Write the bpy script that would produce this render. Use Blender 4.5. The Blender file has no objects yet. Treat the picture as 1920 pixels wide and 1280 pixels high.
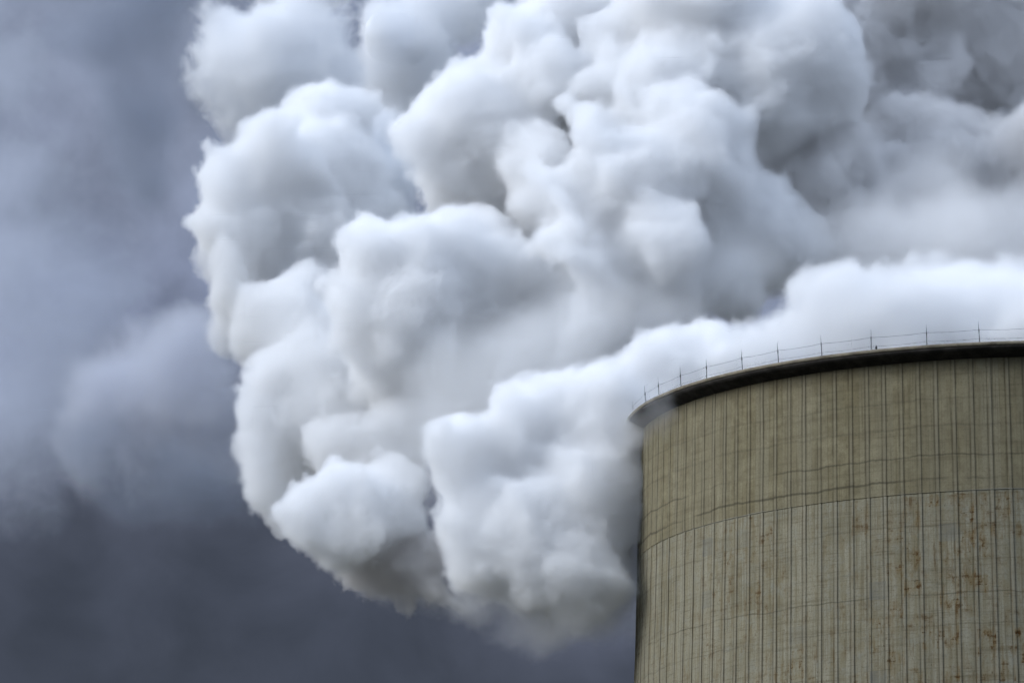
import bpy, math, random
import numpy as np
from mathutils import Vector, noise as mnoise

R = math.radians
scene = bpy.context.scene
col = scene.collection

# ------------------------------------------------------------------ camera
EYE = np.array([0.0, 0.0, 2.0])
PITCH, ROLL, FPX = 0.21, -0.015, 12800.0          # focal length in pixels of a 1920 wide frame
cp, sp, cr, sr = math.cos(PITCH), math.sin(PITCH), math.cos(ROLL), math.sin(ROLL)
FW = np.array([0, cp, sp]); UP0 = np.array([0, -sp, cp]); RT0 = np.array([1.0, 0, 0])
RT = RT0 * cr + UP0 * sr
UP = UP0 * cr - RT0 * sr
cam_data = bpy.data.cameras.new('camera')
cam = bpy.data.objects.new('camera', cam_data)
col.objects.link(cam)
cam_data.sensor_width = 36.0
cam_data.lens = FPX / 1920 * 36
cam_data.clip_start = 1.0
cam_data.clip_end = 30000
from mathutils import Matrix
M = Matrix(((RT[0], UP[0], -FW[0], EYE[0]), (RT[1], UP[1], -FW[1], EYE[1]), (RT[2], UP[2], -FW[2], EYE[2]), (0, 0, 0, 1)))
cam.matrix_world = M
scene.camera = cam

def at(px, py, Y):
    """world point seen at a pixel of the 1920x1280 photograph, at distance Y along +y"""
    d = FW * FPX + RT * (px - 960) - UP * (py - 640)
    return EYE + d * (Y / d[1])

# ------------------------------------------------------------------ render and view
cy = scene.cycles
cy.max_bounces = 18
cy.diffuse_bounces = 5
cy.glossy_bounces = 2
cy.volume_bounces = 11
cy.transparent_max_bounces = 24
cy.adaptive_threshold = 0.07
cy.volume_step_rate = 1.6
scene.view_settings.view_transform = 'Standard'
scene.view_settings.look = 'None'
scene.view_settings.exposure = 0.0
scene.view_settings.gamma = 1.0

# ------------------------------------------------------------------ world: sky behind broken dark cloud
SUN_DIR = Vector((-0.82, -0.24, 0.56)).normalized()
sun_el = math.asin(SUN_DIR.z)
sun_az = math.atan2(SUN_DIR.x, SUN_DIR.y)
world = bpy.data.worlds.new('World')
scene.world = world
world.use_nodes = True
wt = world.node_tree
wn, wl = wt.nodes, wt.links
bg = wn['Background']
sky = wn.new('ShaderNodeTexSky')
sky.sky_type = 'NISHITA'
sky.sun_disc = False
sky.sun_elevation = sun_el
sky.sun_rotation = sun_az
sky.dust_density = 3.0
SKY_K = 0.10
bg.inputs['Strength'].default_value = SKY_K
w_tc = wn.new('ShaderNodeTexCoord')
w_sep = wn.new('ShaderNodeSeparateXYZ'); wl.new(w_tc.outputs['Generated'], w_sep.inputs[0])
w_map = wn.new('ShaderNodeMapping'); w_map.inputs['Scale'].default_value = (1, 1, 1.1)
wl.new(w_tc.outputs['Generated'], w_map.inputs['Vector'])
w_n1 = wn.new('ShaderNodeTexNoise'); wl.new(w_map.outputs[0], w_n1.inputs['Vector'])
w_n1.inputs['Scale'].default_value = 26; w_n1.inputs['Detail'].default_value = 2.5; w_n1.inputs['Roughness'].default_value = .4; w_n1.inputs['Distortion'].default_value = .2
w_w = wn.new('ShaderNodeMath'); w_w.operation = 'MULTIPLY_ADD'                # ragged layers: height + noise
wl.new(w_n1.outputs['Fac'], w_w.inputs[0]); w_w.inputs[1].default_value = .06; w_w.inputs[2].default_value = -.030
w_h = wn.new('ShaderNodeMath'); wl.new(w_w.outputs[0], w_h.inputs[0]); wl.new(w_sep.outputs[2], w_h.inputs[1])
w_r = wn.new('ShaderNodeValToRGB'); wl.new(w_h.outputs[0], w_r.inputs[0])
w_r.color_ramp.interpolation = 'EASE'
cr_ = w_r.color_ramp.elements
stops = [(0.0, (.030, .034, .046)), (.160, (.040, .045, .066)), (.176, (.062, .069, .100)), (.190, (.115, .128, .185)), (.206, (.215, .250, .365)), (.235, (.255, .295, .41)), (.262, (.24, .28, .385)), (.40, (.84, 1.0, 1.30)), (1.0, (1.05, 1.25, 1.60))]
while len(cr_) < len(stops):
    cr_.new(.5)
for e_, (p_, c_) in zip(cr_, stops):
    e_.position = p_
    e_.color = tuple(x / SKY_K / 20 for x in c_) + (1,)
w_n2 = wn.new('ShaderNodeTexNoise'); wl.new(w_map.outputs[0], w_n2.inputs['Vector'])      # mottled vapour
w_n2.inputs['Scale'].default_value = 55; w_n2.inputs['Detail'].default_value = 5; w_n2.inputs['Roughness'].default_value = .5; w_n2.inputs['Distortion'].default_value = .3
w_mr = wn.new('ShaderNodeMapRange'); wl.new(w_n2.outputs['Fac'], w_mr.inputs['Value'])
for k_, v_ in (('From Min', .3), ('From Max', .7), ('To Min', .72 * 20), ('To Max', 1.28 * 20)):
    w_mr.inputs[k_].default_value = v_
w_s = wn.new('ShaderNodeVectorMath'); w_s.operation = 'SCALE'; wl.new(w_r.outputs[0], w_s.inputs[0]); wl.new(w_mr.outputs[0], w_s.inputs['Scale'])
w_m = wn.new('ShaderNodeMix'); w_m.data_type = 'RGBA'
w_m.inputs[0].default_value = .93
wl.new(sky.outputs['Color'], w_m.inputs[6]); wl.new(w_s.outputs[0], w_m.inputs[7])
wl.new(w_m.outputs[2], bg.inputs['Color'])

sun_data = bpy.data.lights.new('sun', 'SUN')
sun = bpy.data.objects.new('sun', sun_data)
col.objects.link(sun)
sun_data.energy = 2.4
sun_data.angle = R(30)
sun_data.color = (.97, .985, 1.0)
sun.rotation_euler = SUN_DIR.to_track_quat('Z', 'Y').to_euler()

# ------------------------------------------------------------------ node helpers
def new_mat(name):
    m = bpy.data.materials.new(name)
    m.use_nodes = True
    m.node_tree.nodes.clear()
    return m

class NT:
    def __init__(s, m):
        s.t = m.node_tree
    def n(s, kind, **kw):
        nd = s.t.nodes.new(kind)
        for k, v in kw.items():
            if k.startswith('i_'):
                nd.inputs[k[2:].replace('_', ' ')].default_value = v
            else:
                setattr(nd, k, v)
        return nd
    def link(s, a, b):
        s.t.links.new(a, b)
    def val(s, x, sock):
        if isinstance(x, (int, float)):
            sock.default_value = x
        elif isinstance(x, tuple):
            sock.default_value = x if len(x) == len(sock.default_value) else tuple(x) + (1.0,)
        else:
            s.link(x, sock)
    def math(s, op, a, b=0.0, c=None, clamp=False):
        nd = s.t.nodes.new('ShaderNodeMath')
        nd.operation = op
        nd.use_clamp = clamp
        s.val(a, nd.inputs[0]); s.val(b, nd.inputs[1])
        if c is not None:
            s.val(c, nd.inputs[2])
        return nd.outputs[0]
    def ramp(s, x, lo, hi, a=0.0, b=1.0, smooth=True):
        nd = s.t.nodes.new('ShaderNodeMapRange')
        nd.interpolation_type = 'SMOOTHSTEP' if smooth else 'LINEAR'
        s.val(x, nd.inputs['Value'])
        nd.inputs['From Min'].default_value = lo
        nd.inputs['From Max'].default_value = hi
        nd.inputs['To Min'].default_value = a
        nd.inputs['To Max'].default_value = b
        return nd.outputs['Result']
    def mix(s, f, a, b, mode='MIX'):
        nd = s.t.nodes.new('ShaderNodeMix')
        nd.data_type = 'RGBA'
        nd.blend_type = mode
        s.val(f, nd.inputs[0]); s.val(a, nd.inputs[6]); s.val(b, nd.inputs[7])
        return nd.outputs[2]
    def noise(s, vec, scale, detail=4.0, rough=0.55, dist=0.0):
        nd = s.t.nodes.new('ShaderNodeTexNoise')
        s.link(vec, nd.inputs['Vector'])
        nd.inputs['Scale'].default_value = scale
        nd.inputs['Detail'].default_value = detail
        nd.inputs['Roughness'].default_value = rough
        nd.inputs['Distortion'].default_value = dist
        return nd.outputs['Fac']
    def mapping(s, vec, scale=(1, 1, 1), loc=(0, 0, 0)):
        nd = s.t.nodes.new('ShaderNodeMapping')
        s.link(vec, nd.inputs['Vector'])
        nd.inputs['Scale'].default_value = scale
        nd.inputs['Location'].default_value = loc
        return nd.outputs['Vector']

def tag(o, label=None, cat=None, group=None, kind=None):
    for k, v in (('label', label), ('category', cat), ('group', group), ('kind', kind)):
        if v:
            o[k] = v
    return o

def mesh_obj(name, verts, faces, mat, parent=None, smooth=True):
    me = bpy.data.meshes.new(name)
    me.from_pydata([tuple(v) for v in verts], [], [tuple(f) for f in faces])
    me.update()
    if smooth:
        me.polygons.foreach_set('use_smooth', [True] * len(me.polygons))
    me.materials.append(mat)
    o = bpy.data.objects.new(name, me)
    col.objects.link(o)
    if parent:
        o.parent = parent
    return o

def empty(name, loc):
    o = bpy.data.objects.new(name, None)
    o.location = loc
    col.objects.link(o)
    return o

# ------------------------------------------------------------------ ground
TX, TY = 36.14, 490.0                # tower axis
TOP = 98.0 + EYE[2]                  # rim height
m = new_mat('grass'); t = NT(m)
tc = t.n('ShaderNodeTexCoord')
f1 = t.noise(tc.outputs['Object'], 0.05, 6)
f2 = t.noise(tc.outputs['Object'], 1.5, 5)
c = t.mix(t.ramp(f1, .35, .65), (0.032, 0.032, 0.024), (0.05, 0.046, 0.038))
c = t.mix(t.ramp(f2, .3, .7), c, (0.04, 0.043, 0.028))
b = t.n('ShaderNodeBsdfPrincipled', i_Roughness=0.95)
t.link(c, b.inputs['Base Color'])
t.link(b.outputs[0], t.n('ShaderNodeOutputMaterial').inputs[0])
g = 12000
ground = mesh_obj('ground', [(-g, -g, 0), (g, -g, 0), (g, g, 0), (-g, g, 0)], [(0, 1, 2, 3)], m)
tag(ground, 'flat dull grassy ground around the tower', 'ground', kind='structure')

# ------------------------------------------------------------------ cooling tower
RTOP = 28.02                         # outer radius of the rim
RW = 26.9                            # wall radius just under the rim
NR = 136                             # meridional ribs
def wall_r(d):                       # d = metres below the rim
    x = max(d - 1.0, 0)
    return RW + 0.036 * x + 0.00030 * x * x

def concrete():
    m = new_mat('weathered_concrete'); t = NT(m)
    uv = t.n('ShaderNodeUVMap').outputs[0]
    sep = t.n('ShaderNodeSeparateXYZ'); t.link(uv, sep.inputs[0])
    u, v = sep.outputs[0], sep.outputs[1]                 # metres round the wall, metres below the rim
    n_big = t.noise(uv, 0.22, 5, .6)
    n_mid = t.noise(uv, 1.1, 6, .65)
    n_fine = t.noise(uv, 6.0, 6, .7)
    streak = t.noise(t.mapping(uv, (2.2, .10, 1)), 1.0, 6, .6)
    streak2 = t.noise(t.mapping(uv, (7.0, .16, 1), (3, 7, 0)), 1.0, 5, .6)
    bands = t.noise(t.mapping(uv, (.12, 2.2, 1), (11, 2, 0)), 1.0, 5, .6)
    colr = t.mix(t.ramp(n_big, .35, .65), (0.185, 0.158, 0.088), (0.241, 0.213, 0.129))
    colr = t.mix(t.ramp(n_mid, .35, .72), colr, (0.140, 0.117, 0.065))
    # lower lift of the shell: paler grey, blotched
    wob = t.math('MULTIPLY', t.math('SUBTRACT', n_mid, .5), .25)
    vv = t.math('ADD', v, wob)
    low = t.ramp(vv, 10.22, 10.36)
    lowc = t.mix(t.ramp(streak, .35, .65), (0.280, 0.263, 0.194), (0.199, 0.174, 0.107))
    lowc = t.mix(t.ramp(n_mid, .45, .7), lowc, (0.238, 0.231, 0.180))
    colr = t.mix(low, colr, lowc)
    # panel to panel differences between neighbouring ribs
    cell = t.math('FLOOR', t.math('DIVIDE', u, 2 * math.pi * 27 / NR))
    wn_ = t.n('ShaderNodeTexWhiteNoise', noise_dimensions='2D')
    cmb = t.n('ShaderNodeCombineXYZ')
    t.link(cell, cmb.inputs[0]); t.link(t.math('FLOOR', t.math('DIVIDE', vv, 1.9)), cmb.inputs[1])
    t.link(cmb.outputs[0], wn_.inputs['Vector'])
    colr = t.mix(t.ramp(wn_.outputs['Value'], .0, 1, 0, .34, False), colr, (0.133, 0.122, 0.076))
    cmb2 = t.n('ShaderNodeCombineXYZ'); t.link(cell, cmb2.inputs[0])
    wn2 = t.n('ShaderNodeTexWhiteNoise', noise_dimensions='2D'); t.link(cmb2.outputs[0], wn2.inputs['Vector'])
    colr = t.mix(t.ramp(wn2.outputs['Value'], .0, 1, 0, .4, False), colr, (0.280, 0.256, 0.180))
    colr = t.mix(t.ramp(bands, .50, .74, 0, .5), colr, (0.112, 0.094, 0.053))
    colr = t.mix(t.ramp(streak2, .48, .70, 0, .6), colr, (0.098, 0.080, 0.042))
    colr = t.mix(t.ramp(n_fine, .46, .74, 0, .6), colr, (0.105, 0.089, 0.051))
    # dark joint on each side of a rib
    per = 2 * math.pi * 27 / NR
    w2 = t.math('MULTIPLY', t.math('SUBTRACT', t.noise(t.mapping(uv, (.4, .35, 1)), 1.0, 3), .5), .07)
    fr = t.math('FRACT', t.math('DIVIDE', t.math('ADD', u, w2), per))
    jn = t.noise(t.mapping(uv, (1.5, .22, 1), (5, 5, 0)), 1.0, 4, .6)
    for x0, k in ((.36, 1.0), (.60, .8)):
        dist = t.math('ABSOLUTE', t.math('SUBTRACT', fr, x0))
        hard = t.math('MULTIPLY', t.ramp(dist, .012, .040, 1, 0), t.ramp(jn, .44, .72, .03 * k, .75 * k))
        soft_ = t.math('MULTIPLY', t.ramp(dist, .02, .11, 1, 0), t.ramp(jn, .32, .62, .15 * k, .5 * k))
        line = t.math('MAXIMUM', t.math('MULTIPLY', hard, t.ramp(v, 10.2, 10.4, .15, .75)), soft_)
        colr = t.mix(line, colr, (0.024, 0.018, 0.010))
    # the ribs themselves are a little paler, worn by rain
    ribm = t.math('MULTIPLY', t.ramp(t.math('ABSOLUTE', t.math('SUBTRACT', fr, .48)), .06, .10, 1, 0), t.ramp(jn, .35, .6, .15, .5))
    colr = t.mix(t.math('MULTIPLY', ribm, t.ramp(v, 10.2, 10.4, .55, 1)), colr, (.265, .242, .178))
    # lift joints: thin wandering dark rings and the pale ledge
    cw = t.math('MULTIPLY', t.math('SUBTRACT', t.noise(t.mapping(uv, (.33, .05, 1), (2, 9, 0)), 1.0, 5, .55), .5), .75)
    for v0, wd, k in ((7.7, .07, .5), (9.35, .085, .6), (3.7, .08, .22), (5.6, .09, .25), (12.6, .05, .25), (17.4, .05, .45), (19.6, .05, .25)):
        dist = t.math('ABSOLUTE', t.math('SUBTRACT', t.math('ADD', v, cw), v0))
        rg = t.math('MULTIPLY', t.ramp(dist, wd * .4, wd * 1.5, 1, 0),
                    t.ramp(t.noise(t.mapping(uv, (.16, 1, 1), (v0 * 3, v0, 0)), 1.0, 3), .38, .56, .12, k))
        colr = t.mix(rg, colr, (0.038, 0.033, 0.020))
    led = t.ramp(t.math('ABSOLUTE', t.math('SUBTRACT', vv, 10.26)), .02, .10, 1, 0)
    colr = t.mix(t.math('MULTIPLY', led, t.ramp(bands, .36, .62, .0, .8)), colr, (0.238, 0.227, 0.177))
    # rust, only on the lower lift: patchy, panel by panel, with hard lower edges and run-off
    below = t.ramp(v, 10.3, 10.55)
    cu = t.math('FLOOR', t.math('ADD', t.math('DIVIDE', u, per), .52))
    cmb3 = t.n('ShaderNodeCombineXYZ'); t.link(cu, cmb3.inputs[0]); t.link(t.math('FLOOR', t.math('DIVIDE', v, 1.25)), cmb3.inputs[1])
    wn3 = t.n('ShaderNodeTexWhiteNoise', noise_dimensions='2D'); t.link(cmb3.outputs[0], wn3.inputs['Vector'])
    panel = t.ramp(wn3.outputs['Value'], .25, 1.0, .15, 1, False)
    zone = t.noise(t.mapping(uv, (.12, .10, 1), (4.3, 2.2, 0)), 1.0, 3)
    side = t.math('MULTIPLY', t.ramp(zone, .36, .54, .35, 1), t.ramp(u, -34, -8, .3, 1))
    rs = t.noise(t.mapping(uv, (1.7, .7, 1), (1, 3, 0)), 1.0, 7, .70)
    rh = t.noise(t.mapping(uv, (.8, 3.4, 1), (8, 1, 0)), 1.0, 7, .68)
    wash = t.math('MULTIPLY', t.ramp(rs, .42, .66), t.math('MULTIPLY', side, below))
    colr = t.mix(t.math('MULTIPLY', wash, t.math('MULTIPLY', panel, .9)), colr, (0.143, 0.091, 0.031))
    k1 = t.math('ADD', t.math('MULTIPLY', rs, .55), t.math('MULTIPLY', rh, .55))
    hot = t.math('MULTIPLY', t.ramp(k1, .585, .655), t.math('MULTIPLY', side, below))
    colr = t.mix(t.math('MULTIPLY', hot, t.math('MULTIPLY', panel, 1.0)), colr, (0.059, 0.026, 0.004))
    run = t.noise(t.mapping(uv, (3.0, .22, 1), (7, 7, 0)), 1.0, 6, .66)
    runs = t.math('MULTIPLY', t.ramp(run, .58, .70, 0, .75), t.math('MULTIPLY', side, below))
    colr = t.mix(runs, colr, (0.081, 0.047, 0.014))
    spots = t.math('MULTIPLY', .6, t.math('MULTIPLY', t.ramp(t.noise(t.mapping(uv, (3.0, 1.5, 1), (2, 7, 0)), 1.0, 5, .65), .64, .71), t.math('MULTIPLY', side, below)))
    colr = t.mix(spots, colr, (0.038, 0.020, 0.005))
    # thin horizontal board marks and grey patches of repair
    hb = t.noise(t.mapping(uv, (.5, 9.0, 1), (6, 3, 0)), 1.0, 4, .6)
    colr = t.mix(t.math('MULTIPLY', t.ramp(hb, .56, .68, 0, .4), t.ramp(v, 10.2, 10.6, .2, 1)), colr, (0.073, 0.060, 0.035))
    pat = t.math('MULTIPLY', t.ramp(wn3.outputs['Value'], .0, .06, 1, 0), t.ramp(n_big, .4, .6, .2, .8))
    colr = t.mix(t.math('MULTIPLY', pat, below), colr, (0.130, 0.131, 0.114))
    # streaky darkening just below the rim
    top = t.math('MULTIPLY', t.ramp(t.math('ADD', v, t.math('MULTIPLY', streak2, 1.6)), 1.2, 3.4, 1, 0), .6)
    colr = t.mix(top, colr, (0.052, 0.044, 0.029))
    b = t.n('ShaderNodeBsdfPrincipled', i_Roughness=0.9)
    b.inputs['Specular IOR Level'].default_value = .2
    t.link(colr, b.inputs['Base Color'])
    bump = t.n('ShaderNodeBump', i_Strength=.5, i_Distance=.03)
    t.link(t.math('ADD', n_fine, t.math('MULTIPLY', n_mid, 2.0)), bump.inputs['Height'])
    t.link(bump.outputs[0], b.inputs['Normal'])
    t.link(b.outputs[0], t.n('ShaderNodeOutputMaterial').inputs[0])
    return m

def rim_mat():
    m = new_mat('sooty_rim_concrete'); t = NT(m)
    tc = t.n('ShaderNodeTexCoord').outputs['Object']
    a = t.noise(tc, .8, 6, .65); bb = t.noise(tc, 5.0, 5, .65)
    c = t.mix(t.ramp(a, .35, .7), (.24, .21, .155), (.12, .105, .075))
    c = t.mix(t.ramp(bb, .5, .75, 0, .7), c, (.06, .05, .04))
    geo = t.n('ShaderNodeNewGeometry')
    b = t.n('ShaderNodeBsdfPrincipled', i_Roughness=0.9)
    b.inputs['Specular IOR Level'].default_value = .2
    t.link(c, b.inputs['Base Color'])
    t.link(b.outputs[0], t.n('ShaderNodeOutputMaterial').inputs[0])
    return m

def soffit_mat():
    m = new_mat('stained_shaded_soffit'); t = NT(m)  # near-black holds both staining and the shade under the overhang
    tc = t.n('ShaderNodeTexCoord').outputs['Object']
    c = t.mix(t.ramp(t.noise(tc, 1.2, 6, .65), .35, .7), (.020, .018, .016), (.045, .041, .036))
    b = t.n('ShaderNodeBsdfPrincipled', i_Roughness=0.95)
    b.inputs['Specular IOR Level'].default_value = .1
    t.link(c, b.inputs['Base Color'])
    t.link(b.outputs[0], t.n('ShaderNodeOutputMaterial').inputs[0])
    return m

def metal_mat(name, colr):
    m = new_mat(name); t = NT(m)
    b = t.n('ShaderNodeBsdfPrincipled', i_Roughness=0.6)
    tc = t.n('ShaderNodeTexCoord').outputs['Object']
    c = t.mix(t.ramp(t.noise(tc, 9, 3), .3, .7), colr, tuple(x * .6 for x in colr))
    t.link(c, b.inputs['Base Color'])
    t.link(b.outputs[0], t.n('ShaderNodeOutputMaterial').inputs[0])
    return m

M_CON, M_RIM, M_SOF = concrete(), rim_mat(), soffit_mat()
M_MET = metal_mat('dark_galvanised_steel', (.055, .055, .06))
M_WIR = metal_mat('grey_cable', (.16, .165, .18))

tower = empty('cooling_tower', (TX, TY, 0))
tag(tower, 'tall rust-stained ribbed concrete cooling tower with a dark overhanging rim', 'cooling tower')

# shell: ribs are real ridges on the wall; theta 0 faces the camera, positive to the right
us = []
for k in range(NR):
    for fu, dr in ((0.0, 0), (.16, 0), (.345, 0), (.375, -.008), (.40, .05), (.48, .055), (.575, .05), (.60, -.008), (.63, 0), (.82, 0)):
        us.append((k + fu, dr))
ds = [0.9, 1.1, 1.6, 2.4, 3.4, 4.4, 5.4, 6.4, 7.4, 8.4, 9.3, 10.1, 10.24, 10.29, 10.8, 11.5, 12.5, 14, 15.5, 17, 18.5, 20, 22, 24, 26, 28, 31, 35, 40, 48, 58, 70, 85, TOP]
nu = len(us)
verts, uvs = [], []
for d in ds:
    step = -0.05 if d > 10.26 else 0.0
    rk = .55 if d < 10.26 else .9
    for fu, dr in us:
        th = (fu / NR) * 2 * math.pi - math.pi
        r = wall_r(d) + dr * rk + step + .035 * mnoise.noise(Vector((math.cos(th) * 8, math.sin(th) * 8, d * .5)))
        verts.append((r * math.sin(th), -r * math.cos(th), TOP - d))
# inner face
base_in = len(verts)
inner_ds = [0.9, 5, 12, 25, 45]
for d in inner_ds:
    for k in range(nu):
        th = (us[k][0] / NR) * 2 * math.pi - math.pi
        r = wall_r(d) - .9
        verts.append((r * math.sin(th), -r * math.cos(th), TOP - d))
faces = []
for i in range(len(ds) - 1):
    for k in range(nu):
        k2 = (k + 1) % nu
        faces.append((i * nu + k, (i + 1) * nu + k, (i + 1) * nu + k2, i * nu + k2))
for i in range(len(inner_ds) - 1):
    for k in range(nu):
        k2 = (k + 1) % nu
        faces.append((base_in + i * nu + k, base_in + i * nu + k2, base_in + (i + 1) * nu + k2, base_in + (i + 1) * nu + k))
shell = mesh_obj('shell', verts, faces, M_CON, tower, smooth=False)
uvl = shell.data.uv_layers.new(name='UVMap')
buf = np.zeros(len(shell.data.loops) * 2, np.float32)
per = 2 * math.pi * 27 / NR
li = 0
alld = ds + inner_ds
for f in faces:
    ks = [x % nu for x in f]
    wrap = max(ks) - min(ks) > nu // 2
    for x in f:
        k = x % nu
        fu = us[k][0] + (NR if wrap and k < nu // 2 else 0)
        buf[li * 2] = (fu - NR / 2) * per
        buf[li * 2 + 1] = alld[x // nu]
        li += 1
uvl.data.foreach_set('uv', buf)

def ring(name, prof, mat, parent, seg=360, closed=True):
    v, f = [], []
    n = len(prof)
    for s in range(seg):
        th = s / seg * 2 * math.pi
        for r, z in prof:
            v.append((r * math.sin(th), -r * math.cos(th), TOP + z))
    for s in range(seg):
        s2 = (s + 1) % seg
        for i in range(n if closed else n - 1):
            i2 = (i + 1) % n
            f.append((s * n + i, s * n + i2, s2 * n + i2, s2 * n + i))
    return mesh_obj(name, v, f, mat, parent)

ring('rim', [(RTOP - 1.9, 0), (RTOP - .06, 0), (RTOP, -.05), (RTOP, -.20), (RTOP - .05, -.25), (RTOP - 1.9, -.25)], M_RIM, tower)
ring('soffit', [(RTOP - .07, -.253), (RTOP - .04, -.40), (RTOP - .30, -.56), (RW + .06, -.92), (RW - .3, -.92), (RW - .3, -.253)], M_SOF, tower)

# lightning rods round the rim, joined by two thin cables
def tube(v, f, a, b, r0, r1, n=8):
    a, b = Vector(a), Vector(b)
    q = (b - a).to_track_quat('Z', 'Y')
    i0 = len(v)
    for p, r in ((a, r0), (b, r1)):
        for k in range(n):
            w = k / n * 2 * math.pi
            v.append(tuple(p + q @ Vector((r * math.cos(w), r * math.sin(w), 0))))
    for k in range(n):
        k2 = (k + 1) % n
        f.append((i0 + k, i0 + k2, i0 + n + k2, i0 + n + k))
    f.append(tuple(i0 + k for k in reversed(range(n))))
    f.append(tuple(i0 + n + k for k in range(n)))

def theta_of(px):                     # angle on the rim whose point shows at column px
    best = None
    for k in range(-900, 901):
        th = R(k / 10)
        p = np.array([TX + (RTOP - .5) * math.sin(th), TY - (RTOP - .5) * math.cos(th), TOP]) - EYE
        x = 960 + FPX * (p @ RT) / (p @ FW)
        if best is None or abs(x - px) < best[0]:
            best = (abs(x - px), th)
    return best[1]
rod_th = [theta_of(x) for x in (1211, 1236, 1277, 1325.5, 1392.5, 1460, 1541, 1634, 1738, 1837)]
th = rod_th[-1]
while th < rod_th[0] + 2 * math.pi - R(14):
    th += R(8.1); rod_th.append(th)
RR = RTOP - .5
rnd = random.Random(4)
rods = []
proto = None
for i, th in enumerate(rod_th):
    root = None
    v, f = [], []
    h = 1.55
    tube(v, f, (0, 0, 0), (0, 0, .95), .030, .024)
    tube(v, f, (0, 0, .80), (0, 0, 1.04), .042, .030)
    tube(v, f, (0, 0, 0), (0, 0, .05), .09, .07)
    tube(v, f, (0, 0, 1.0), (0, 0, h), .017, .008)
    if proto is None:
        proto = mesh_obj('lightning_rod', v, f, M_MET, tower)
        o = proto
    else:
        o = proto.copy(); col.objects.link(o); o.parent = tower
    o.location = (RR * math.sin(th), -RR * math.cos(th), TOP)
    o.rotation_euler = (rnd.uniform(-.02, .02), rnd.uniform(-.05, .01), 0)
for hz, rad in ((.97, .011), (.34, .009)):
    v, f = [], []
    for i in range(len(rod_th)):
        a, b2 = rod_th[i], rod_th[(i + 1) % len(rod_th)]
        if b2 < a:
            b2 += 2 * math.pi
        P = [Vector((RR * math.sin(a + (b2 - a) * q), -RR * math.cos(a + (b2 - a) * q), TOP + hz - .05 * 4 * q * (1 - q))) for q in (0, .25, .5, .75, 1)]
        A0, A1 = P[0], P[4]
        for j in range(1, 4):
            zz = P[j].z
            P[j] = A0.lerp(A1, j / 4); P[j].z = zz
        for j in range(4):
            tube(v, f, P[j], P[j + 1], rad, rad, 5)
    mesh_obj('cable', v, f, M_WIR, tower)

# ------------------------------------------------------------------ bird on the rim
def bird(px):
    m = new_mat('dark_feathers'); t = NT(m)
    tc = t.n('ShaderNodeTexCoord').outputs['Object']
    b = t.n('ShaderNodeBsdfPrincipled', i_Roughness=0.7)
    t.link(t.mix(t.noise(tc, 40, 3), (.012, .012, .016), (.035, .035, .042)), b.inputs['Base Color'])
    t.link(b.outputs[0], t.n('ShaderNodeOutputMaterial').inputs[0])
    th = theta_of(px)
    me = bpy.data.meshes.new('bird')
    #        x    y     z    radius      (facing the camera, -y)
    sk = [(0, .05, .13, .050), (0, .01, .19, .062), (0, -.01, .245, .048), (0, -.015, .285, .034), (0, -.02, .315, .036), (0, -.06, .312, .012), (0, -.085, .305, .005),
          (0, .10, .06, .030), (0, .13, -.03, .018),
          (-.03, 0, .10, .018), (-.03, -.01, .03, .008), (-.03, -.01, .006, .008), (-.03, -.045, .006, .006),
          (.03, 0, .10, .018), (.03, -.01, .03, .008), (.03, -.01, .006, .008), (.03, -.045, .006, .006),
          (-.062, .04, .20, .022), (-.058, .09, .10, .016), (.062, .04, .20, .022), (.058, .09, .10, .016)]
    ed = [(0, 1), (1, 2), (2, 3), (3, 4), (4, 5), (5, 6), (0, 7), (7, 8), (0, 9), (9, 10), (10, 11), (11, 12), (0, 13), (13, 14), (14, 15), (15, 16), (1, 17), (17, 18), (1, 19), (19, 20)]
    me.from_pydata([s[:3] for s in sk], ed, [])
    o = bpy.data.objects.new('bird', me); col.objects.link(o)
    me.materials.append(m)
    mod = o.modifiers.new('skin', 'SKIN')
    for i, s in enumerate(sk):
        me.skin_vertices[0].data[i].radius = (s[3], s[3])
    me.skin_vertices[0].data[0].use_root = True
    sub = o.modifiers.new('sub', 'SUBSURF'); sub.levels = 1; sub.render_levels = 2
    r = RTOP - .35
    o.location = (TX + r * math.sin(th), TY - r * math.cos(th), TOP + .002)
    o.rotation_euler = (0, 0, th + .5)
    tag(o, 'small dark bird perched on the rim of the cooling tower near a lightning rod', 'bird')
bird(1645)

# ------------------------------------------------------------------ steam
def hash3(ix, iy, iz, seed):
    h = (ix.astype(np.int64) * 374761393 + iy.astype(np.int64) * 668265263 + iz.astype(np.int64) * 2147483647 + seed * 974634777) & 0xFFFFFFFF
    h = ((h ^ (h >> 13)) * 1274126177) & 0xFFFFFFFF
    h = ((h ^ (h >> 16)) * 2246822519) & 0xFFFFFFFF
    return h ^ (h >> 15)

def vnoise(p, seed):                  # smooth value noise, -1..1
    i = np.floor(p); f = p - i
    i = i.astype(np.int64)
    w = f * f * f * (f * (f * 6 - 15) + 10)
    out = 0
    for dx in (0, 1):
        for dy in (0, 1):
            for dz in (0, 1):
                h = hash3(i[:, 0] + dx, i[:, 1] + dy, i[:, 2] + dz, seed) / 4294967295.0
                out = out + h * (w[:, 0] if dx else 1 - w[:, 0]) * (w[:, 1] if dy else 1 - w[:, 1]) * (w[:, 2] if dz else 1 - w[:, 2])
    return out * 2 - 1

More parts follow.
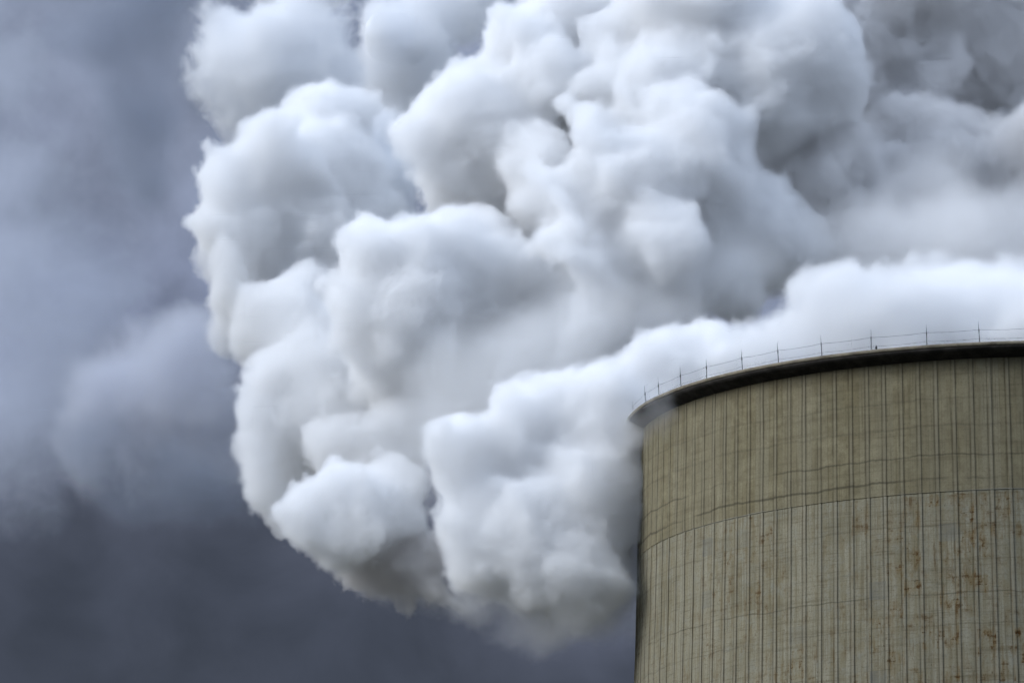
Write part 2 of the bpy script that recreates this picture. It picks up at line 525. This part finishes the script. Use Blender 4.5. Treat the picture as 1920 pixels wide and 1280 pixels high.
def worley(p, seed):                  # distance to the nearest scattered point
    i = np.floor(p).astype(np.int64)
    best = np.full(len(p), 9.0)
    for dx in (-1, 0, 1):
        for dy in (-1, 0, 1):
            for dz in (-1, 0, 1):
                cx, cy_, cz = i[:, 0] + dx, i[:, 1] + dy, i[:, 2] + dz
                q = np.stack([cx + (hash3(cx, cy_, cz, seed) / 4294967295.0), cy_ + (hash3(cx, cy_, cz, seed + 1) / 4294967295.0), cz + (hash3(cx, cy_, cz, seed + 2) / 4294967295.0)], 1)
                best = np.minimum(best, ((q - p) ** 2).sum(1))
    return np.sqrt(best)

def ico(sub):
    import bmesh
    bm = bmesh.new()
    bmesh.ops.create_icosphere(bm, subdivisions=sub, radius=1.0)
    v = np.array([x.co[:] for x in bm.verts]); f = np.array([[y.index for y in x.verts] for x in bm.faces])
    bm.free()
    return v, f
ICO = {s: ico(s) for s in (2, 3, 4)}

def puffs(blobs, seed, kids, kids2, edge=()):
    """pixel blobs (px, py, radius px, metres beyond the tower axis) -> spheres, with smaller puffs budding from each"""
    S = []
    for bi, bl in enumerate(blobs):
        rg = np.random.default_rng(seed * 1000 + bi)
        px, py, rp, dep = bl[:4]
        Y = TY + dep
        c = at(px, py, Y); r = (rp - 7) * Y / FPX
        S.append((c, r, 4))
        for _ in range(bl[4] if len(bl) > 4 else kids):
            d = rg.normal(size=3); d /= np.linalg.norm(d)
            r1 = r * rg.uniform(.26, .50)
            c1 = c + d * (r - r1 * rg.uniform(.55, .85))
            S.append((c1, r1, 3))
            for _ in range(kids2):
                e = rg.normal(size=3) * .8 + d; e /= np.linalg.norm(e)
                r2 = r1 * rg.uniform(.28, .5)
                S.append((c1 + e * (r1 - r2 * rg.uniform(.3, .7)), r2, 2))
    rg = np.random.default_rng(seed * 1000 + 999)
    for dep, side, r0, r1, line in edge:              # small puffs strung along a ragged lit edge
        for (x0, y0), (x1, y1) in zip(line[:-1], line[1:]):
            L = math.hypot(x1 - x0, y1 - y0)
            nx, ny = -(y1 - y0) / L * side, (x1 - x0) / L * side
            for k in range(max(1, int(L / (r0 * .55)))):
                q = rg.uniform(0, 1)
                rp = r0 + (r1 - r0) * rg.uniform(0, 1) ** 2
                ins = rp * rg.uniform(.9, 1.5) + 5
                Y = TY + dep + rg.normal() * 2.2
                S.append((at(x0 + (x1 - x0) * q + nx * ins, y0 + (y1 - y0) * q + ny * ins, Y), rp * Y / FPX, 3))
            for k in range(max(1, int(L / 22))):
                q = rg.uniform(0, 1); rp = rg.uniform(1.0, 1.5) * r1; ins = rp * rg.uniform(1.12, 1.5)
                Y = TY + dep + rg.normal() * 1.5
                S.append((at(x0 + (x1 - x0) * q + nx * ins, y0 + (y1 - y0) * q + ny * ins, Y), rp * Y / FPX, 3))
    return S

def largest(me):
    """keep the biggest connected piece of a mesh"""
    n, ne = len(me.vertices), len(me.edges)
    e = np.empty(ne * 2, np.int32); me.edges.foreach_get('vertices', e); e = e.reshape(-1, 2)
    lab = np.arange(n)
    while True:
        m_ = np.minimum(lab[e[:, 0]], lab[e[:, 1]])
        new = lab.copy()
        np.minimum.at(new, e[:, 0], m_); np.minimum.at(new, e[:, 1], m_)
        new = new[new]; new = new[new]
        if (new == lab).all():
            break
        lab = new
    ids, cnt = np.unique(lab, return_counts=True)
    if len(ids) == 1:
        return me
    keep = lab == ids[cnt.argmax()]
    remap = np.cumsum(keep) - 1
    co = np.empty(n * 3, np.float32); me.vertices.foreach_get('co', co); co = co.reshape(-1, 3)[keep]
    lv = np.empty(len(me.loops), np.int32); me.loops.foreach_get('vertex_index', lv)
    ls = np.empty(len(me.polygons), np.int32); me.polygons.foreach_get('loop_start', ls)
    lt = np.empty(len(me.polygons), np.int32); me.polygons.foreach_get('loop_total', lt)
    pk = keep[lv[ls]]
    lk = np.repeat(pk, lt)
    out = bpy.data.meshes.new('piece')
    out.vertices.add(len(co)); out.vertices.foreach_set('co', co.ravel())
    v2 = remap[lv[lk]].astype(np.int32)
    out.loops.add(len(v2)); out.loops.foreach_set('vertex_index', v2)
    t2 = lt[pk]
    out.polygons.add(len(t2)); out.polygons.foreach_set('loop_start', (np.cumsum(t2) - t2).astype(np.int32))
    out.update(calc_edges=True)
    bpy.data.meshes.remove(me)
    return out

def billow(name, blobs, seed, mat, parent, voxel=.28, kids=10, kids2=5, amps=((4.5, .9), (1.9, .42), (.85, .20)), warp=.8, smooth=4, grow=0.0, edge=()):
    S = puffs(blobs, seed, kids, kids2, edge)
    V, F, n0 = [], [], 0
    for c, r, s in S:
        if r + grow < .45:
            continue
        v, f = ICO[s]
        V.append(v * (r + grow) + c); F.append(f + n0); n0 += len(v)
    V = np.concatenate(V); F = np.concatenate(F)
    V = V + warp * np.stack([vnoise(V / 5.0, seed + 31 + k) for k in range(3)], 1) + .4 * warp * np.stack([vnoise(V / 2.2, seed + 51 + k) for k in range(3)], 1)
    me = bpy.data.meshes.new('raw')
    me.vertices.add(len(V)); me.vertices.foreach_set('co', V.astype(np.float32).ravel())
    me.loops.add(F.size); me.loops.foreach_set('vertex_index', F.astype(np.int32).ravel())
    me.polygons.add(len(F)); me.polygons.foreach_set('loop_start', np.arange(0, F.size, 3, dtype=np.int32))
    me.update(calc_edges=True)
    o = bpy.data.objects.new('raw', me); col.objects.link(o)
    rm = o.modifiers.new('r', 'REMESH'); rm.mode = 'VOXEL'; rm.voxel_size = voxel
    if smooth:
        sm = o.modifiers.new('s', 'SMOOTH'); sm.factor = .5; sm.iterations = smooth
    dg = bpy.context.evaluated_depsgraph_get()
    out = bpy.data.meshes.new_from_object(o.evaluated_get(dg))
    bpy.data.objects.remove(o); bpy.data.meshes.remove(me)
    n = len(out.vertices)
    P = np.empty(n * 3, np.float32); out.vertices.foreach_get('co', P); P = P.reshape(-1, 3).astype(np.float64)
    N = np.empty(n * 3, np.float32); out.vertex_normals.foreach_get('vector', N); N = N.reshape(-1, 3)
    q = P + .35 * np.stack([vnoise(P / 1.3, seed + 71 + k) for k in range(3)], 1)
    for sc_, am in amps:
        w = worley(q / sc_, seed + int(sc_ * 10))
        h = .55 - np.minimum(w, 1.0) ** 2
        mod = .55 + .45 * vnoise(P / (sc_ * 2.5), seed + 91)
        P = P + N * (am * h * mod)[:, None]
    out.vertices.foreach_set('co', P.astype(np.float32).ravel())
    out.update()
    o = bpy.data.objects.new('raw', out); col.objects.link(o)          # weld the folds that the bumps made
    rm = o.modifiers.new('r', 'REMESH'); rm.mode = 'VOXEL'; rm.voxel_size = voxel * .9
    sm = o.modifiers.new('s', 'SMOOTH'); sm.factor = .5; sm.iterations = 1
    dg = bpy.context.evaluated_depsgraph_get()
    raw, out = out, bpy.data.meshes.new_from_object(o.evaluated_get(dg))
    bpy.data.objects.remove(o); bpy.data.meshes.remove(raw)
    out = largest(out)
    out.name = name
    out.update()
    out.polygons.foreach_set('use_smooth', [True] * len(out.polygons))
    out.materials.clear(); out.materials.append(mat)
    r = bpy.data.objects.new(name, out); col.objects.link(r)
    r.parent = parent
    if parent:
        r.matrix_parent_inverse = parent.matrix_world.inverted()
    print('BILLOW', name, n)
    return r

def puff_mat(name, density, colr, scale=.55, erode=.6, edge=.18, detail=4.5, rough=.64, curl=0.0):
    """fog whose skin is eaten into curls: the grid holds the depth under the skin, noise eats from outside"""
    m = new_mat(name); t = NT(m)
    out = t.n('ShaderNodeOutputMaterial')
    at_ = t.n('ShaderNodeAttribute', attribute_name='density')
    tc = t.n('ShaderNodeTexCoord').outputs['Object']
    nz = t.noise(tc, scale, detail, rough, .3)
    eat = t.ramp(nz, .25, .75, 0, 1, False)
    if curl:                                          # rounded lobes with sharp creases between them
        crease = t.ramp(t.math('ABSOLUTE', t.math('SUBTRACT', nz, .5)), 0, .17, 1, 0, False)
        eat = t.math('ADD', t.math('MULTIPLY', crease, curl), t.math('MULTIPLY', eat, 1 - curl))
    x = t.math('SUBTRACT', at_.outputs['Fac'], t.math('MULTIPLY', eat, erode))
    vs = t.n('ShaderNodeVolumeScatter')
    vs.inputs['Color'].default_value = colr + (1,)
    va = t.n('ShaderNodeVolumeAbsorption')
    va.inputs['Color'].default_value = colr + (1,)
    dens = t.math('MULTIPLY', t.ramp(x, .0, edge), density)
    t.link(dens, vs.inputs['Density']); t.link(dens, va.inputs['Density'])
    both = t.n('ShaderNodeAddShader')
    t.link(vs.outputs[0], both.inputs[0]); t.link(va.outputs[0], both.inputs[1])
    t.link(both.outputs[0], out.inputs['Volume'])
    return m

def fog_group(voxel, band, mat):
    ng = bpy.data.node_groups.new('mesh_to_fog', 'GeometryNodeTree')
    ng.interface.new_socket('Geometry', in_out='INPUT', socket_type='NodeSocketGeometry')
    ng.interface.new_socket('Geometry', in_out='OUTPUT', socket_type='NodeSocketGeometry')
    gi, go = ng.nodes.new('NodeGroupInput'), ng.nodes.new('NodeGroupOutput')
    mv = ng.nodes.new('GeometryNodeMeshToVolume')
    mv.resolution_mode = 'VOXEL_SIZE'
    mv.inputs['Density'].default_value = 1.0
    mv.inputs['Voxel Size'].default_value = voxel
    mv.inputs['Interior Band Width'].default_value = band
    st = ng.nodes.new('GeometryNodeSetMaterial'); st.inputs['Material'].default_value = mat
    ng.links.new(gi.outputs[0], mv.inputs['Mesh']); ng.links.new(mv.outputs[0], st.inputs[0]); ng.links.new(st.outputs[0], go.inputs[0])
    return ng

def fog(name, blobs, seed, mat, parent, grid=.5, band=2.5, **kw):
    o = billow(name, blobs, seed, mat, parent, **kw)
    # every grid gets its own voxel size, so that no two grids share a boundary plane
    o.modifiers.new('fog', 'NODES').node_group = fog_group(grid * (1 + .017 * (seed % 13)), band, mat)
    return o

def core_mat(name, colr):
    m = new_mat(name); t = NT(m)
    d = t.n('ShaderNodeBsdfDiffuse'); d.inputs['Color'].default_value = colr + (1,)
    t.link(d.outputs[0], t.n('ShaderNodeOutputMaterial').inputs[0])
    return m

WHITE = (.993, .995, .998)
GREY = (.955, .962, .975)
M_CORE = core_mat('dense_steam', (.93, .94, .955))
M_PUFF = puff_mat('billowing_steam', .95, WHITE, scale=.50, erode=.54, edge=.27, detail=5, rough=.62, curl=.12)
M_SOFT = puff_mat('soft_steam', .55, WHITE, scale=.35, erode=.7, edge=.4)
M_DULL = puff_mat('dull_steam', .9, (.955, .952, .952), scale=.42, erode=.7, edge=.35)  # shade on the upper right steam is put into this duller colour
M_BACK = puff_mat('shaded_steam', .7, (.975, .980, .987), scale=.35, erode=.7, edge=.35)  # steam in shade: its dimness is partly in the colour
M_DARK = puff_mat('shade_dark_steam', .9, (.84, .825, .815), scale=.7, erode=.7)  # underside shade of the low puff, put into the colour
M_FOOT = puff_mat('trailing_vapour', .30, (.965, .97, .98), scale=.25, erode=.45, edge=.6, detail=3.5)
M_RIM = puff_mat('rim_vapour', .09, WHITE, scale=.55, erode=.45, edge=.9, detail=3)
M_SHADE = puff_mat('shaded_vapour', .42, (.74, .76, .82), scale=.16, erode=.62, edge=.6, detail=4)  # cloud in shade: the dimness is coloured in
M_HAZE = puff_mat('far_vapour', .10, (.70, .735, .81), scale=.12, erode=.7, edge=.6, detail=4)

plume = empty('steam_plume', (TX, TY, TOP))
bpy.context.view_layer.update()
tag(plume, 'huge billowing white and grey steam plume pouring out of the cooling tower and drifting left', 'steam plume')

A = [(1340, 730, 105, 4), (1240, 760, 105, 4),
     (1140, 790, 120, -1), (1050, 800, 100, 1), (970, 830, 85, 0), (852, 838, 56, -2), (900, 900, 80, 0), (920, 990, 90, -2), (1050, 920, 150, 3), (1000, 1010, 110, -3),
     (1125, 900, 140, 0), (1100, 985, 120, -2), (925, 1075, 52, -1), (1095, 1055, 110, -4), (1005, 1075, 85, -3), (1120, 1030, 92, -2), (1130, 960, 110, -2), (1000, 785, 50, 4), (1070, 760, 60, 6)]
AR = [(1970, 640, 170, 2, 6), (1830, 635, 170, 4, 6), (1690, 630, 158, 2, 6), (1570, 645, 125, 2, 7), (1450, 690, 112, 0, 8), (1345, 725, 105, 3, 8), (1900, 540, 95, 8, 6), (1760, 530, 80, 6, 6), (1640, 530, 70, 4, 6), (1555, 555, 66, 3, 7)]
A_E = [(2, -1, 9, 30, [(1150, 655), (1130, 672), (1060, 712), (1000, 715), (930, 722), (908, 745), (905, 782)]),
       (-2, -1, 9, 28, [(905, 782), (880, 775), (850, 768), (815, 775), (785, 810), (780, 840), (800, 870), (810, 905), (822, 925), (805, 950), (808, 985), (830, 1020), (850, 1045), (852, 1085), (875, 1120)]),
       (4, 1, 10, 30, [(1160, 645), (1200, 612), (1290, 597), (1340, 592)])]
AR_E = [(2, 1, 12, 34, [(1300, 597), (1350, 592), (1440, 580), (1455, 555), (1480, 515), (1510, 485), (1545, 465), (1600, 460)])]
B = [(655, 962, 125, 6), (595, 925, 60, 4), (625, 900, 55, 4), (730, 960, 95, 8), (690, 1015, 80, 9), (740, 920, 80, 9), (620, 990, 70, 6)]
B_E = [(5, -1, 9, 26, [(680, 850), (640, 848), (600, 858), (565, 888), (560, 905), (528, 912), (535, 945), (545, 965), (540, 990), (560, 1020)])]
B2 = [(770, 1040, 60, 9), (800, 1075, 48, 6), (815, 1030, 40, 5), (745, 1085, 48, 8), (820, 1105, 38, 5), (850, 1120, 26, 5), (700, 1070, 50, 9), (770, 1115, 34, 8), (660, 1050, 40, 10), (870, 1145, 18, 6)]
C = [(760, 580, 160, 14), (692, 475, 62, 12), (652, 560, 60, 12), (645, 620, 58, 14), (880, 560, 160, 18), (990, 600, 150, 20), (850, 660, 140, 18), (760, 495, 78, 14),
     (1070, 560, 120, 24), (780, 720, 90, 18), (900, 720, 90, 18), (880, 450, 85, 20), (720, 690, 80, 20), (1080, 660, 70, 14)]
C_E = [(12, -1, 9, 28, [(850, 395), (800, 415), (722, 430), (700, 405), (680, 398), (650, 408), (615, 440), (612, 460), (622, 490), (612, 512), (590, 540), (582, 570), (590, 600), (583, 620), (600, 660)])]
D = [(480, 345, 100, 32), (430, 410, 74, 30), (560, 420, 170, 36), (480, 520, 100, 34), (450, 610, 68, 36), (620, 560, 140, 36), (560, 720, 100, 24), (515, 820, 58, 22), (510, 900, 52, 22),
     (570, 800, 100, 24), (610, 740, 110, 24), (540, 955, 42, 22), (660, 780, 110, 26), (600, 260, 110, 40), (560, 900, 80, 26), (720, 800, 120, 30), (620, 660, 110, 28), (640, 830, 90, 16), (700, 830, 80, 14), (740, 790, 90, 16), (540, 590, 110, 29), (480, 640, 70, 30), (660, 470, 110, 34), (640, 330, 110, 38)]
D_E = [(30, -1, 13, 30, [(560, 180), (530, 185), (490, 195), (440, 235), (410, 275), (365, 300), (355, 330), (368, 355), (362, 375), (335, 410), (345, 440), (365, 470), (372, 510), (370, 570)]),
       (22, -1, 8, 26, [(500, 668), (465, 710), (445, 760), (450, 810), (443, 850), (448, 900), (450, 935), (475, 955), (500, 1000), (525, 1018)])]
E_ = [(900, 255, 155, 26), (785, 268, 58, 23), (755, 300, 38, 23), (875, 155, 80, 26), (990, 85, 105, 28), (1060, 200, 160, 32), (960, 350, 130, 29), (820, 330, 76, 26), (1080, 30, 120, 32), (1000, 440, 100, 30), (880, 400, 90, 30), (1010, 300, 90, 20), (1050, 370, 80, 19), (1030, 140, 85, 24), (985, 400, 60, 21)]
E_E = [(25, -1, 9, 28, [(965, -10), (925, 50), (920, 95), (880, 90), (840, 130), (822, 160), (825, 180), (795, 210), (760, 215), (715, 240), (708, 265), (722, 310), (735, 350), (752, 375), (780, 390)])]
F_ = [(1140, 330, 84, 14), (1025, 335, 32, 11), (1085, 302, 42, 13), (1200, 330, 125, 15), (1070, 400, 48, 12), (1040, 455, 34, 11), (1150, 470, 85, 15), (1300, 300, 150, 18), (1250, 170, 130, 22), (1165, 120, 100, 26),
      (1400, 430, 120, 22), (1350, 530, 90, 18), (1270, 570, 80, 16), (1190, 510, 50, 14), (1470, 130, 170, 26), (1480, 470, 90, 24), (1240, 650, 60, 14), (1300, 20, 150, 26),
      (1118, 528, 58, 11), (1100, 640, 75, 14), (1165, 600, 60, 16), (1060, 690, 50, 14), (1135, 165, 65, 22), (1125, 225, 58, 17), (1265, 465, 80, 11), (1230, 420, 70, 11), (1065, 205, 42, 19)]
F_E = [(24, -1, 9, 28, [(1125, 30), (1108, 70), (1105, 110), (1090, 180)]),
       (13, -1, 8, 26, [(1090, 180), (1062, 225), (1055, 270), (1020, 292), (985, 318), (985, 340), (1005, 362), (1035, 385)]),
       (12, -1, 8, 24, [(1045, 380), (1030, 410), (1000, 428), (998, 460), (1020, 480), (1035, 520), (1075, 535)]),
       (14, -1, 8, 24, [(1120, 470), (1140, 520), (1155, 560), (1185, 580)]),
       (11, -1, 8, 22, [(1200, 262), (1160, 262), (1120, 268), (1095, 295)])]
FR = [(1540, 350, 170, 32), (1720, 360, 190, 38), (1900, 380, 180, 38), (1700, 120, 200, 44), (1910, 90, 200, 46), (1560, 40, 160, 38), (2080, 250, 200, 34), (1640, 500, 120, 30), (1850, 520, 140, 34), (1420, -40, 150, 34), (1700, -90, 180, 40)]
K = dict(voxel=.25, smooth=1, kids=10, kids2=5, amps=((4.2, .4), (2.0, .38), (.95, .42)), warp=1.15)
CK = dict(K); CK.update(voxel=.4, smooth=4, amps=((4.2, .45), (2.0, .3)), grow=-1.7)
for lab, bl, ed, sd in (('white billow pouring down beside the left of the tower', A, A_E, 1), ('low round white puff', B, B_E, 2), ('large bright billow in the middle of the plume', C, C_E, 3),
                        ('tall billow along the far left edge of the plume', D, D_E, 4), ('upper middle white billow', E_, E_E, 5), ('crisp billow above the tower with a bright left edge', F_, F_E, 6),
                        ('smooth bright bank of steam just above the rim', AR, AR_E, 14), ('dull grey shaded steam at the upper right', FR, (), 15)):
    soft_ = sd in (14, 15)
    c = billow('billow', bl, sd, M_CORE, plume, edge=ed, **{**CK, 'grow': -4.8 if soft_ else -3.8})
    c['label'] = lab
    fog('vapour', bl, sd, (M_DULL if sd == 15 else M_SOFT) if soft_ else M_PUFF, c, grid=.5 if soft_ else .4, band=3.2 if soft_ else 2.5, edge=ed, grow=.9 if soft_ else .6, **K)
SK = dict(voxel=.6, smooth=8, kids=10, kids2=3, amps=((6, 1.2), (2.5, .7)), warp=2.0)
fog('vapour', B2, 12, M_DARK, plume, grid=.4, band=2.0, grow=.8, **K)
# thin vapour trailing from the foot of the plume, and curling round the left end of the rim
W_ = [(1000, 1080, 110, 0), (1085, 1085, 120, -1), (920, 1075, 70, 0), (1120, 1060, 95, 1), (1090, 1135, 85, 2), (990, 1130, 75, 1), (1150, 1120, 70, 6), (910, 1120, 50, 1)]
fog('vapour', W_, 9, M_FOOT, plume, grid=.7, band=4.5, **{**SK, 'grow': 2.2})
V_ = [(1205, 790, 70, -7), (1235, 772, 62, -11), (1188, 815, 60, -5), (1258, 750, 54, -15), (1220, 735, 46, -6)]
fog('vapour', V_, 11, M_RIM, plume, grid=.2, band=1.4, voxel=.25, smooth=6, kids=10, kids2=3, amps=((2, .6), (.9, .4)), warp=1.0)

# thin haze lying between the billows
X_ = [(880, 400, 80, 14), (1050, 630, 130, 8), (900, 720, 130, 8), (640, 760, 100, 14), (1210, 600, 90, 8), (1400, 500, 110, 16), (770, 960, 70, 4), (560, 640, 90, 22), (780, 860, 90, 6), (620, 330, 130, 30), (480, 640, 60, 24)]
M_MIST = puff_mat('drifting_mist', .20, WHITE, scale=.2, erode=.4, edge=.9, detail=3)
fog('vapour', X_, 10, M_MIST, plume, grid=.9, band=4.0, **{**SK, 'grow': 1.5})

Y_ = [(1640, 450, 110, 16), (1840, 440, 130, 14), (1500, 440, 90, 18), (1740, 400, 120, 22), (1940, 430, 110, 14)]
fog('vapour', Y_, 23, puff_mat('dull_mist', .22, (.962, .962, .965), scale=.25, erode=.5, edge=.8, detail=3.5), plume, grid=.9, band=3.5, **{**SK, 'grow': 1.2})

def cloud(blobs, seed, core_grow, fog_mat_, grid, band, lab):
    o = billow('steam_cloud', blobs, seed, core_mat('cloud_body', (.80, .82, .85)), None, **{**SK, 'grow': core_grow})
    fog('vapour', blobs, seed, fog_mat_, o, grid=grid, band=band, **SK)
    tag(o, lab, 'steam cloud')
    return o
G_ = [(460, 110, 140, 60), (400, 60, 90, 60), (590, 120, 135, 62), (650, 60, 70, 62), (530, 40, 110, 62), (430, 230, 100, 60), (560, 260, 140, 64), (700, 290, 120, 72), (640, 380, 180, 66), (350, 170, 50, 58)]
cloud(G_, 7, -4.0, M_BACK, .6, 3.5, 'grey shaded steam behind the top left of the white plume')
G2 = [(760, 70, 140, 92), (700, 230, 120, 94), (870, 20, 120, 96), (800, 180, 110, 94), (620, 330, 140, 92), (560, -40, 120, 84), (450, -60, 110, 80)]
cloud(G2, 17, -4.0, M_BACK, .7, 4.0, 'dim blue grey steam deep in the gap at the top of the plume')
H_ = [(340, 720, 130, 50), (240, 770, 100, 52), (400, 670, 80, 50), (280, 810, 80, 52), (400, 820, 100, 52), (350, 610, 60, 54), (430, 760, 90, 50), (200, 690, 75, 56), (420, 900, 60, 54), (340, 900, 50, 54), (180, 790, 80, 55), (170, 860, 55, 55), (260, 640, 60, 56), (270, 900, 50, 54)]
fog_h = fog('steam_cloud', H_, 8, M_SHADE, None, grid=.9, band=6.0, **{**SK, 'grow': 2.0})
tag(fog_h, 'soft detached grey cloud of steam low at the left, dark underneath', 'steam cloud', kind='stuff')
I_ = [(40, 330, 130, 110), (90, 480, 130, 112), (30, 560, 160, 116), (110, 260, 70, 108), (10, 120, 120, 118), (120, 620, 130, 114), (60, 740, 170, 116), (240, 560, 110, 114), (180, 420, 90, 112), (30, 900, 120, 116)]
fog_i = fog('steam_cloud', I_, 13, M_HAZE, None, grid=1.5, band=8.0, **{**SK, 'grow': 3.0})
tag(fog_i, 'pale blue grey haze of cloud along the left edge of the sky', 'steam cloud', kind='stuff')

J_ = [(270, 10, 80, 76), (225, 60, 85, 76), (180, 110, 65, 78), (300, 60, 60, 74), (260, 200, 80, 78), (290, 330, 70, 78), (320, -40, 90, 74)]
M_MURK_SHADE = puff_mat('murky_and_shade_vapour', .28, (.40, .44, .52), scale=.13, erode=.45, edge=.7, detail=4)
fog_j = fog('steam_cloud', J_, 19, M_MURK_SHADE, None, grid=1.1, band=5.0, **{**SK, 'grow': 2.0})
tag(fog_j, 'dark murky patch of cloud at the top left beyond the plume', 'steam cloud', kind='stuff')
L_ = [(220, 850, 75, 44), (320, 890, 75, 44), (410, 920, 60, 44), (160, 820, 60, 46), (270, 920, 50, 44), (470, 950, 50, 42)]  # dark colour stands for shade beneath the left cloud
fog_l = fog('steam_cloud', L_, 21, M_MURK_SHADE, None, grid=1.1, band=4.0, **{**SK, 'grow': 2.0})
tag(fog_l, 'dark-coloured vapour giving the shaded underside of the soft grey cloud at the lower left', 'steam cloud', kind='stuff')
Q_ = [(760, 1050, 85, 13), (700, 1060, 70, 14), (830, 1095, 60, 10), (640, 1030, 60, 14), (880, 1140, 45, 8)]
fog('vapour', Q_, 22, puff_mat('shade_dark_vapour', .40, (.80, .79, .80), scale=.3, erode=.5, edge=.6), plume, grid=.7, band=3.0, **{**SK, 'grow': 1.2})  # dark colour continues the painted underside shade between the billows
